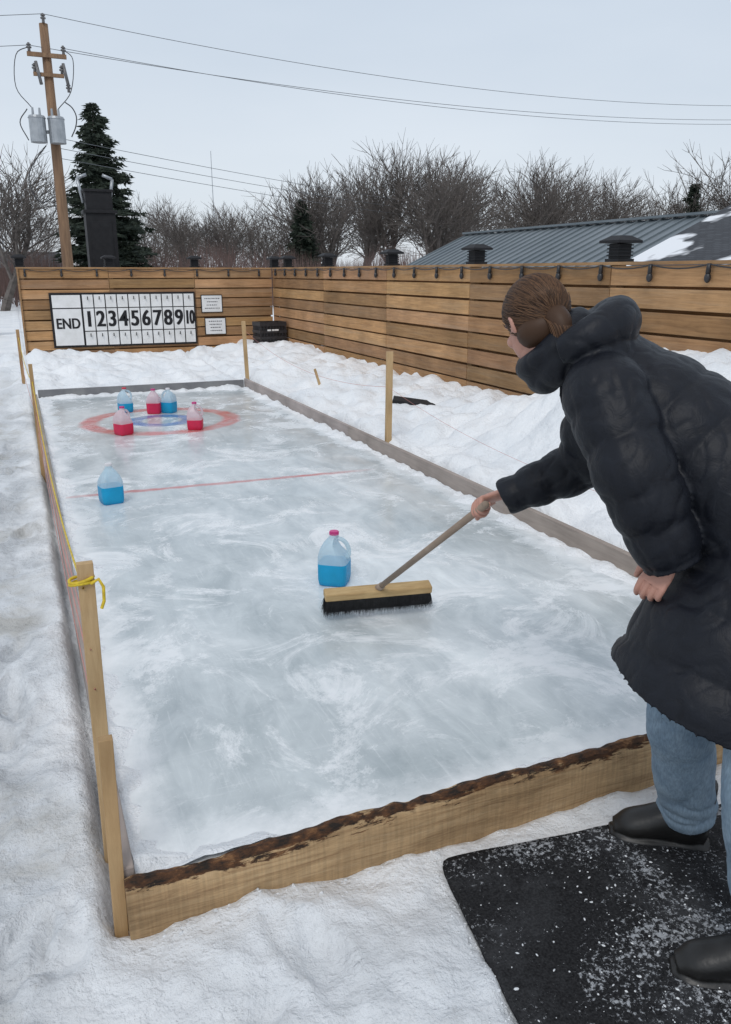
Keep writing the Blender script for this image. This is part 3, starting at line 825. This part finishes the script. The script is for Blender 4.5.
# head
HC=Vector((1.20,1.735,1.375)); fv=Vector((.03,.84,-.48)).normalized(); upv=Vector((-.05,0.1,1)); upv=(upv-fv*upv.dot(fv)).normalized(); rv=fv.cross(upv)
HM=Matrix((rv,fv,upv)).transposed().to_4x4()@Matrix.Scale(.95,4); HM.translation=HC
def place(b): b.v=[tuple(HM@Vector(v)) for v in b.v]
b=MB()
b.ell((0,-.012,.03),(.072,.092,.083),n=40,m=24); b.ell((0,.030,-.025),(.058,.058,.078),n=30,m=20)
b.ell((0,.052,-.082),(.030,.030,.024)); b.ell((0,.02,-.07),(.050,.045,.03))
b.tube([(0,.080,.018),(0,.093,.0),(0,.108,-.020),(0,.098,-.030)],[.008,.009,.012,.009],n=14)
b.ell((.011,.094,-.026),(.008,.010,.007)); b.ell((-.011,.094,-.026),(.008,.010,.007))
b.ell((0,.072,.03),(.048,.016,.010)); b.ell((0,.086,-.050),(.022,.009,.0055)); b.ell((0,.084,-.060),(.019,.009,.006))
b.ell((.040,.058,-.02),(.02,.02,.018)); b.ell((-.040,.058,-.02),(.02,.02,.018))
for sx in (-1,1):
    b.tube([(sx*.070,-.004,-.022),(sx*.078,-.012,-.005),(sx*.080,-.014,.012),(sx*.076,-.002,.020),(sx*.072,.006,.008)],[.007,.007,.007,.006,.005],n=10)
    b.ell((sx*.071,.0,.0),(.007,.013,.020))
b.tube([(0,-.02,-.02),(0,-.010,-.075),(0,-.005,-.11)],[.045,.042,.040],n=24)
place(b); hd_=b.obj('head',[M_SKIN],parent=person); remesh(hd_,.003,None,3)
M_EYE=simple('eye_white',(.6,.57,.54),None,5,.3,0); M_IRIS=simple('iris',(.05,.07,.06),None,5,.2,0)
b=MB()
for sx in (-1,1): b.ell((sx*.024,.0745,.006),(.0095,.0065,.0050),n=16,m=10)
place(b); b.obj('eyes',[M_EYE],smooth=True,parent=person)
b=MB()
for sx in (-1,1): b.ell((sx*.024,.0795,.006),(.0042,.0022,.0042),n=12,m=8)
place(b); b.obj('irises',[M_IRIS],smooth=True,parent=person)
b=MB()
for sx in (-1,1):
    b.tube([(sx*.012,.0835,.028),(sx*.024,.0850,.032),(sx*.036,.0800,.030)],[.0015,.0022,.0012],n=8)
place(b); b.obj('eyebrows',[M_HAIR],smooth=True,parent=person)
# hair swept back over the ears, gathered low into a tail tucked in the hood
b=MB(); n=80;m=50;vs=[];fs=[];keep=[]
def hs(d,k=1): return Vector((d.x*.0800*k,d.y*.0985*k-.014,d.z*.089*k+.033))
def kp(p): return not(p.y>.054 and p.z<.076) and not(p.y>.038 and p.z<.040) and not(p.y>.024 and p.z<-.005) and p.z>-.066
for j in range(m+1):
    ph=math.pi*j/m
    for i in range(n):
        th=2*math.pi*i/n
        p=hs(Vector((math.sin(ph)*math.cos(th),math.sin(ph)*math.sin(th),math.cos(ph)))); vs.append(p); keep.append(kp(p))
for j in range(m):
    for i in range(n):
        q=(j*n+i,(j+1)*n+i,(j+1)*n+(i+1)%n,j*n+(i+1)%n)
        if all(keep[z] for z in q): fs.append(q)
b.add(vs,fs,tint=(.45,.45,.45))
b.ell((0,-.030,-.032),(.078,.066,.050),tint=(.45,.45,.45))
o0=len(b.v)
b.tube([(0,-.080,-.015),(0,-.098,-.045),(0,-.095,-.085),(0,-.085,-.13)],[.034,.030,.024,.018],n=20)
for q in range(o0,len(b.v)): b.t[q]=(.45,.45,.45)
rh=random.Random(4); NAPE=Vector((0,-.100,-.035))
for i in range(2300):
    th=rh.uniform(0,2*math.pi); ph=rh.uniform(.05,2.1)
    d=Vector((math.sin(ph)*math.cos(th),math.sin(ph)*math.sin(th),math.cos(ph)))
    st_=hs(d)
    if not kp(st_): continue
    dn=Vector((NAPE.x/.079,(NAPE.y+.014)/.0985,(NAPE.z-.033)/.089)).normalized()
    tcol=rh.uniform(.2,.95); kk=1.006+rh.uniform(0,.018)+(.045 if ph>1.5 else 0); w=rh.uniform(.0007,.0015)
    pv=[];K=9; L=rh.uniform(.45,1)
    jx=Vector((rh.gauss(0,.04),rh.gauss(0,.02),rh.gauss(0,.04)))
    for q in range(K):
        t=q/(K-1)*L; dd=(d.lerp(dn,t)+jx*math.sin(t*3.14)) 
        if dd.length<.2: break
        dd.normalize(); pv.append(hs(dd,kk))
    if len(pv)<K: continue
    side=(pv[-1]-pv[0]).cross(pv[K//2]-Vector((0,-.014,.033)))
    if side.length<1e-7: continue
    side=side.normalized()*w
    vv=[] 
    for q,p in enumerate(pv):
        e=side*(1-.5*abs(q/(K-1)*2-1)); nn=(p-Vector((0,-.014,.033))).normalized()*w*.9
        vv+=[p-e,p+nn,p+e]
    ff=[]
    for q in range(K-1): ff+=[(q*3,q*3+1,q*3+4,q*3+3),(q*3+1,q*3+2,q*3+5,q*3+4)]
    b.add(vv,ff,tint=(tcol,)*3)
for i in range(200):
    a=rh.uniform(0,6.28); c_,s_=math.cos(a),math.sin(a); k=rh.uniform(.97,1.10)
    pts=[(c_*.033*k,-.080+s_*.014,-.015+s_*.03*k),(c_*.030*k,-.098+s_*.022*k,-.045+s_*.015*k),(c_*.024*k,-.095+s_*.024*k,-.085),(c_*.017*k,-.085+s_*.017*k,-.13)]
    tc_=rh.uniform(.2,.95); o0=len(b.v); b.tube(pts,[.0010,.0015,.0015,.0008],n=5,sub=3)
    for q in range(o0,len(b.v)): b.t[q]=(tc_,)*3
place(b); h=b.obj('hair',[M_HAIR],smooth=True,parent=person)

# ---------------------------------------------------------------- buildings behind fence
def roofm():
    m,nt,b=newmat('metal_roof'); v=objco(nt); n=noisetex(nt,v,.7,5)
    r=ramp(nt,[(.3,(.15,.18,.20)),(.7,(.21,.24,.26))]); nt.links.new(n,r.inputs[0]); nt.links.new(r.outputs[0],b.inputs['Base Color'])
    b.inputs['Roughness'].default_value=.5; b.inputs['Metallic'].default_value=.3; return m
M_ROOF=roofm()
M_SIDING=simple('siding',(.35,.34,.32),(.30,.29,.28),3,.8)
hb=empty('metal_roof_building')
x0,z0,x1,z1=11.3,1.10,15.0,2.76; y0,y1=-2,26.2
b=MB()
b.add([(x0,y0,z0),(x1,y0,z1),(x1,y1,z1),(x0,y1,z0),(2*x1-x0,y0,z0),(2*x1-x0,y1,z0)],[(0,1,2,3),(1,4,5,2)])
sl_=Vector((x1-x0,0,z1-z0)); ang=math.atan2(sl_.z,sl_.x); Ln=sl_.length
y=y0
while y<y1+.01:
    b.box(((x0+x1)/2,y,(z0+z1)/2+.02),(Ln,.04,.04),Matrix.Rotation(-ang,3,'Y')); y+=.42
b.box((x1,(y0+y1)/2,z1+.05),(.3,y1-y0+.2,.06))
b.obj('roof',[M_ROOF],parent=hb)
b=MB(); b.box(((x1),(y0+y1)/2,.45),(6.6,y1-y0-.5,1.3)) 
b.add([(x0+.3,y1-.25,1.1),(2*x1-x0-.3,y1-.25,1.1),(x1,y1-.25,z1-.1)],[(0,1,2)])
b.obj('walls',[M_SIDING],parent=hb)
M_DOOR=simple('glass_dark',(.05,.06,.07),None,4,.2,0)
b=MB()
for yy in (4,9,14,19): b.box((x1-3.32,yy,.5),(.04,1.2,.8))
b.obj('windows',[M_DOOR],parent=hb)
def shingle():
    m,nt,b=newmat('shingles_with_snow'); v=objco(nt)
    br=N(nt,'ShaderNodeTexBrick'); mp=N(nt,'ShaderNodeMapping'); t=N(nt,'ShaderNodeTexCoord')
    mp.inputs['Rotation'].default_value=(0,0,R(90)); nt.links.new(t.outputs['Object'],mp.inputs[0]); nt.links.new(mp.outputs[0],br.inputs['Vector'])
    br.inputs['Scale'].default_value=3; br.inputs['Color1'].default_value=(.035,.038,.045,1); br.inputs['Color2'].default_value=(.06,.065,.075,1); br.inputs['Mortar'].default_value=(.02,.02,.025,1)
    n=noisetex(nt,v,.55,4,.5); r=ramp(nt,[(.50,(0,0,0)),(.53,(1,1,1))]); nt.links.new(n,r.inputs[0])
    nt.links.new(mixc(nt,r.outputs[0],br.outputs['Color'],(.82,.84,.87)),b.inputs['Base Color']); b.inputs['Roughness'].default_value=.8
    return m
sh=empty('shingle_roof_house')
b=MB(); b.add([(9.2,1,1.55),(12.6,1,2.76),(12.6,12.0,2.76),(9.2,11.2,1.55),(16,1,1.55),(16,11.2,1.55)],[(0,1,2,3),(1,4,5,2),(3,2,5)])
b.obj('roof',[shingle()],parent=sh)
b=MB(); b.box((12.6,6.1,.7),(6.2,9.6,1.7)); b.obj('walls',[M_SIDING],parent=sh)
b=MB(); b.box((9.47,5,.8),(.04,1,.9)); b.box((9.47,8.5,.8),(.04,1,.9)); b.obj('windows',[M_DOOR],parent=sh)
b=MB(); b.box((9.19,6.1,1.53),(.05,10.4,.12)); b.obj('gutter',[M_METAL],parent=sh)

st=empty('black_chimney_stack',(1.72,17.6,-.1))
b=MB(); b.box((0,0,1.35),(.56,.5,2.7)); b.box((0,0,2.73),(.64,.58,.06)); b.box((0,0,2.93),(.50,.40,.34)); b.box((0,0,3.12),(.56,.46,.05))
b.box((0,-.256,2.0),(.40,.012,1.1))
b.obj('casing',[M_BLACK],parent=st,bevel=.005)
b=MB(); b.cyl((-.28,0,2.9),(-.36,0,3.35),.03,.03,8); b.cyl((.24,0,3.0),(.30,0,3.35),.03,.03,8); b.cyl((-.36,0,3.35),(-.18,0,3.42),.03,.03,8); b.cyl((.30,0,3.35),(.12,0,3.42),.03,.03,8)
b.obj('pipes',[M_METAL],parent=st,smooth=True)

# ---------------------------------------------------------------- utility poles and wires
def pole(x,y,h,full=True):
    e=empty('utility_pole',(x,y,-.1)); b=MB()
    b.cyl((0,0,0),(0,0,h),.19,.13,14); b.obj('shaft',[M_POLE],parent=e,smooth=True)
    b=MB(); b.box((0,-.15,h-.9),(1.15,.1,.12)); b.box((.0,-.15,h-1.45),(.9,.1,.1)); b.obj('crossarms',[M_POLE],parent=e)
    b=MB()
    for x_,z in ((-.5,h-.84),(.5,h-.84),(0,h),(-.4,h-1.4),(.4,h-1.4),(.55,h-1.9)):
        b.cyl((x_,-.15,z),(x_,-.15,z+.25),.045,.035,8); b.cyl((x_,-.15,z+.1),(x_,-.15,z+.14),.08,.08,8); b.cyl((x_,-.15,z+.18),(x_,-.15,z+.21),.07,.07,8)
    for x_ in(-.35,.45): b.cyl((x_,-.2,h-1.1),(x_+.1,-.25,h-1.75),.05,.05,8)
    b.obj('insulators',[M_INSUL],parent=e,smooth=True)
    if full:
        b=MB()
        for x_ in (-.50,.06):
            b.cyl((x_,-.42,h-3.45),(x_,-.42,h-2.75),.25,.25,18); b.cyl((x_,-.42,h-2.75),(x_,-.42,h-2.68),.27,.23,18)
            b.cyl((x_-.1,-.42,h-2.7),(x_-.1,-.42,h-2.45),.04,.03,8); b.cyl((x_+.1,-.42,h-2.7),(x_+.1,-.42,h-2.45),.04,.03,8)
            b.box((x_*.5,-.2,h-3.1),(.3,.2,.08))
        b.obj('transformers',[M_METAL],parent=e,smooth=False)
        def sm(pl,n=5):
            P=[Vector(p) for p in pl]; out=[]
            for i in range(len(P)-1):
                p0=P[i-1] if i>0 else P[0]*2-P[1]; p1=P[i];p2=P[i+1];p3=P[i+2] if i+2<len(P) else P[-1]*2-P[-2]
                for k in range(n):
                    t=k/n; out.append(.5*((2*p1)+(p2-p0)*t+(2*p0-5*p1+4*p2-p3)*t*t+(3*p1-p0-3*p2+p3)*t**3))
            out.append(P[-1]); return out
        rope('jumper',sm([(-.5,-.15,h-.7),(-.9,-.3,h-1.0),(-1.0,-.35,h-1.9),(-.62,-.42,h-2.45)]),.013,M_BLACKP,e)
        rope('jumper_b',sm([(.5,-.15,h-.7),(.75,-.3,h-1.0),(.6,-.35,h-1.9),(.16,-.42,h-2.45)]),.013,M_BLACKP,e)
        rope('jumper_c',sm([(-.8,-.4,h-3.4),(-1.0,-.4,h-2.9),(-.75,-.4,h-2.5)]),.016,M_BLACKP,e)
        rope('loop',sm([(-.3,-.2,h-3.5),(-.7,-.3,h-4.0),(-.9,-.3,h-4.4),(-.85,-.2,h-4.9),(-.6,-.2,h-5.2),(-.2,-.1,h-5.0)]),.018,M_BLACKP,e)
        rope('loop_b',sm([(.4,-.2,h-2.2),(.6,-.2,h-2.35),(.7,-.2,h-2.6),(.65,-.2,h-2.9),(.5,-.2,h-3.2)]),.018,M_BLACKP,e)
    return e
pole(1.75,29.7,8.95); pole(47.6,34.1,10.8,False)
pw=empty('power_lines')
for i,(a,c,s_) in enumerate((((1.75,29.6,9.1),(47.6,34,10.95),1.3),((2.25,29.6,8.2),(48.1,34,10.15),1.25),((1.25,29.6,8.2),(47.1,34,10.15),1.1))):
    rope('wire',sag(a,c,s_,40),.009,M_WIRE,pw)
for i,(a,c,s_) in enumerate((((1.25,29.6,8.2),(-32,33,9.0),1.2),((1.75,29.6,9.1),(-32,33,9.7),1.2),((1.9,29.6,5.6),(60,75,7.6),.9),((1.9,29.6,5.3),(60,75,7.0),.9),((1.9,29.6,5.0),(60,75,6.5),.9))):
    rope('wire',sag(a,c,s_,30),.009,M_WIRE,pw)
pole(-32,33,9.6,False)

# ---------------------------------------------------------------- trees
def bare_tree(seed,H=8,spread=.55,levels=5,r0=.16):
    rnd=random.Random(seed); V=[];F=[]
    def seg(a,b,ra,rb,n):
        t=(b-a).normalized(); u=t.orthogonal().normalized(); w=t.cross(u); o=len(V)
        for p,r in ((a,ra),(b,rb)):
            for i in range(n):
                an=2*math.pi*i/n; V.append(p+u*(r*math.cos(an))+w*(r*math.sin(an)))
        for i in range(n): F.append((o+i,o+(i+1)%n,o+n+(i+1)%n,o+n+i))
    def grow(p,d,l,r,lev):
        k=3 if lev<3 else 2; n=5 if lev<2 else 3
        for s in range(k):
            d2=(d+Vector((rnd.gauss(0,.13),rnd.gauss(0,.13),rnd.gauss(.03,.08)))).normalized()
            q=p+d2*(l/k); rn=r*(.86 if lev<levels else .6)
            seg(p,q,r,rn,n); p,d,r=q,d2,rn
            if lev<levels and (s>0 or lev>0):
                for c in range(rnd.choice((1,1,1,2)) if lev else 2):
                    ax=d.orthogonal().normalized(); ax=Matrix.Rotation(rnd.uniform(0,6.28),3,d)@ax
                    nd=(Matrix.Rotation(rnd.uniform(.3,.85)*(spread/.55),3,ax)@d)
                    nd=(nd+Vector((0,0,.15))).normalized()
                    grow(p,nd,l*rnd.uniform(.55,.85),max(r*rnd.uniform(.5,.65),.011),lev+1)
        if lev<levels:
            grow(p,d,l*.8,max(r*.8,.011),lev+1)
    grow(Vector((0,0,-.2)),Vector((0,0,1)),H*.25,r0,0)
    mx=max(v.z for v in V); sc=H/mx
    me=D.meshes.new('bare_tree_mesh'); me.from_pydata([tuple(v*sc) for v in V],[],F); me.materials.append(M_BARK); me.update(); return me
meshes=[bare_tree(s,8,sp) for s,sp in ((1,.5),(2,.62),(5,.5),(9,.58),(12,.62),(21,.52))]
SY,CY=math.sin(R(22.94)),math.cos(R(22.94))
def W(fwd,rt): return (fwd*SY+rt*CY, fwd*CY-rt*SY)
row=empty('distant_tree_row'); rnd=random.Random(5)
specs=[(-.27,46,5.8),(-.225,52,6.2),(-.19,48,5.8),(-.155,55,6.2),(-.125,50,5.2),(-.245,60,6.6),(-.17,62,6.8),
 (-.09,50,7.3),(-.055,46,7.6),(-.01,50,8.9),(.03,50,9.2),(.065,46,8.4),(.105,50,8.7),(.15,54,8.9),(.19,49,8.2),(.235,53,8.5),(.27,50,7.7),(.30,52,7.0),
 (.0,62,9.2),(.09,64,10.0),(.17,64,9.8),(.22,62,9.2),(-.04,62,8.0),(.325,55,6.2),(.345,62,7.0),
 (.405,50,8.0),(.445,47,8.8),(.50,50,8.6),(.37,60,6.6),(-.42,50,6.5),(-.47,46,6.6),(-.31,56,6.8),(.56,52,7),(.62,50,7),(-.6,50,7),(-.55,54,7),(-.11,64,6.8)]
for az,dist,h in specs:
    h*=1.03
    x,y=W(dist,az*dist); o=D.objects.new('tree',rnd.choice(meshes)); scene.collection.objects.link(o); o.parent=row
    s_=h/8; o.location=(x,y,-.2); o.rotation_euler=(0,0,rnd.uniform(0,6.28)); w_=s_*rnd.uniform(1.05,1.4); o.scale=(w_,w_,s_)
x,y=W(36,-.44*36); o=D.objects.new('bare_tree',meshes[1]); scene.collection.objects.link(o); o.location=(x,y,-.2); o.scale=(1.1,1.1,.92)
b=MB(); rnd=random.Random(8)
M_BRUSH=simple('brush_twigs',(.17,.105,.09),(.11,.08,.075),1.5,.9,0)
for i in range(11000):
    az=rnd.uniform(-.62,.62); dist=rnd.uniform(38,44); x,y=W(dist,az*dist); h=(1.1+1.2*noise.noise(Vector((az*14,dist*.3,0)))+rnd.uniform(0,.6))
    h=max(1.3,h)+.6; dx=rnd.gauss(0,.25); dy=rnd.gauss(0,.25); w=.015; z=rnd.uniform(-.2,.9)
    b.add([(x-w,y,z),(x+w,y,z),(x+dx,y+dy,h+z*.4)],[(0,1,2)])
b.obj('undergrowth',[M_BRUSH])
def spruce(x,y,H,Wd,seed):
    rnd=random.Random(seed); b=MB(); b.cyl((0,0,0),(0,0,H*.97),.16*H/9,.02,8,mat=1)
    z=.08*H
    while z<H:
        t=z/H; rad=Wd/2*(1-t)**.75*rnd.uniform(.70,1.15)+.08; nb=int(6+7*(1-t))
        for k in range(nb):
            a=rnd.uniform(0,6.28); L=rad*rnd.uniform(.6,1.15); d=Vector((math.cos(a),math.sin(a),0)) 
            steps=max(3,int(L/.10)); side=Vector((-d.y,d.x,0))
            for s in range(steps):
                f=(s+.6)/steps; p=d*(L*f)+Vector((0,0,z-.32*L*f+.20*L*f*f))
                wdt=.30*L*(1-f*.75)+.05
                for q in range(5):
                    e=(side*rnd.gauss(0,1)*wdt+d*rnd.uniform(.05,.25)+Vector((0,0,rnd.uniform(-.16,.03))))
                    sd=Vector((rnd.gauss(0,.03),rnd.gauss(0,.03),.045))
                    g=Vector((rnd.gauss(0,.04),rnd.gauss(0,.04),rnd.gauss(0,.04)))
                    b.add([p+g-sd,p+g+sd,p+g+e],[(0,1,2)])
        z+=.13*H/9+.02
    b_=b.obj('spruce_tree',[M_SPRUCE,M_BARK]); b_.location=(x,y,-.2); return b_
x,y=W(36,-.31*36); spruce(x,y,8.3,5.0,1)
x,y=W(44,-.075*44); spruce(x,y,5.2,2.8,2)
x,y=W(50,.383*50); spruce(x,y,6.6,3.0,3)
b=MB(); x,y=W(90,-.178*90); b.cyl((x,y,0),(x,y,13.5),.06,.03,6); b.obj('radio_mast',[M_METAL])
for az,dist,h in ((-.43,60,4.5),(-.395,70,5.6)):
    x,y=W(dist,az*dist); b=MB(); b.cyl((x,y,0),(x,y,h),.08,.05,8); b.cyl((x,y,h),(x+.9,y,h+.15),.04,.04,6); b.box((x+1.0,y,h+.13),(.5,.18,.1)); b.obj('street_lamp',[M_METAL])
dh=empty('distant_house'); x,y=W(60,-.44*60)
b=MB(); b.box((x,y,.8),(8,5,2)); b.obj('walls',[simple('brown_siding',(.16,.10,.07))],parent=dh)
b=MB(); b.add([(x-4.3,y-2.8,1.75),(x+4.3,y-2.8,1.75),(x+4.3,y+2.8,1.75),(x-4.3,y+2.8,1.75),(x-4.3,y,2.9),(x+4.3,y,2.9)],[(0,1,5,4),(2,3,4,5),(0,4,3),(1,2,5)]); b.obj('roof',[simple('dark_roof',(.05,.05,.055))],parent=dh)
b=MB(); b.box((x-2,y-2.52,1),(1,.04,.8)); b.box((x+2,y-2.52,1),(1,.04,.8)); b.obj('windows',[M_DOOR],parent=dh)

# ---------------------------------------------------------------- world & sun
w=D.worlds.new('World'); scene.world=w; w.use_nodes=True; nt=w.node_tree; bg=nt.nodes['Background']
sky=N(nt,'ShaderNodeTexSky'); sky.sky_type='NISHITA'; sky.sun_disc=False; sky.sun_elevation=R(48); sky.sun_rotation=R(215)
sc=N(nt,'ShaderNodeVectorMath',operation='SCALE'); nt.links.new(sky.outputs[0],sc.inputs[0]); sc.inputs['Scale'].default_value=.10
tc=N(nt,'ShaderNodeTexCoord'); sp=N(nt,'ShaderNodeSeparateXYZ'); nt.links.new(tc.outputs['Generated'],sp.inputs[0])
gr=ramp(nt,[(.0,(.75,.80,.86)),(.10,(.73,.79,.86)),(.35,(.60,.69,.80)),(1,(.70,.735,.79))]); nt.links.new(sp.outputs['Z'],gr.inputs[0])
mp=N(nt,'ShaderNodeMapping'); mp.inputs['Scale'].default_value=(1,1,3.5); nt.links.new(tc.outputs['Generated'],mp.inputs[0])
cn=noisetex(nt,mp.outputs[0],1.8,4,.5); cr_=ramp(nt,[(.3,(.93,.945,.96)),(.7,(1.06,1.05,1.04))]); nt.links.new(cn,cr_.inputs[0])
ov=mixc(nt,1,gr.outputs[0],cr_.outputs[0],'MULTIPLY')
nt.links.new(mixc(nt,.90,sc.outputs[0],ov),bg.inputs[0]); bg.inputs[1].default_value=1.02
sun=D.lights.new('sun','SUN'); sun.energy=1.1; sun.angle=R(18); sun.color=(1,.97,.93)
so=D.objects.new('sun',sun); scene.collection.objects.link(so)
az=R(215); el=R(48); dirv=Vector((math.sin(az)*math.cos(el),math.cos(az)*math.cos(el),math.sin(el)))
so.rotation_euler=dirv.to_track_quat('Z','Y').to_euler()

# ---------------------------------------------------------------- camera
cam=D.cameras.new('camera'); co=D.objects.new('camera',cam); scene.collection.objects.link(co); scene.camera=co
cam.sensor_width=36; cam.lens=800/1024*36; cam.clip_end=3000; cam.clip_start=.05
co.location=(0,0,1.5); co.rotation_euler=(R(90-16.70),0,R(-22.94))
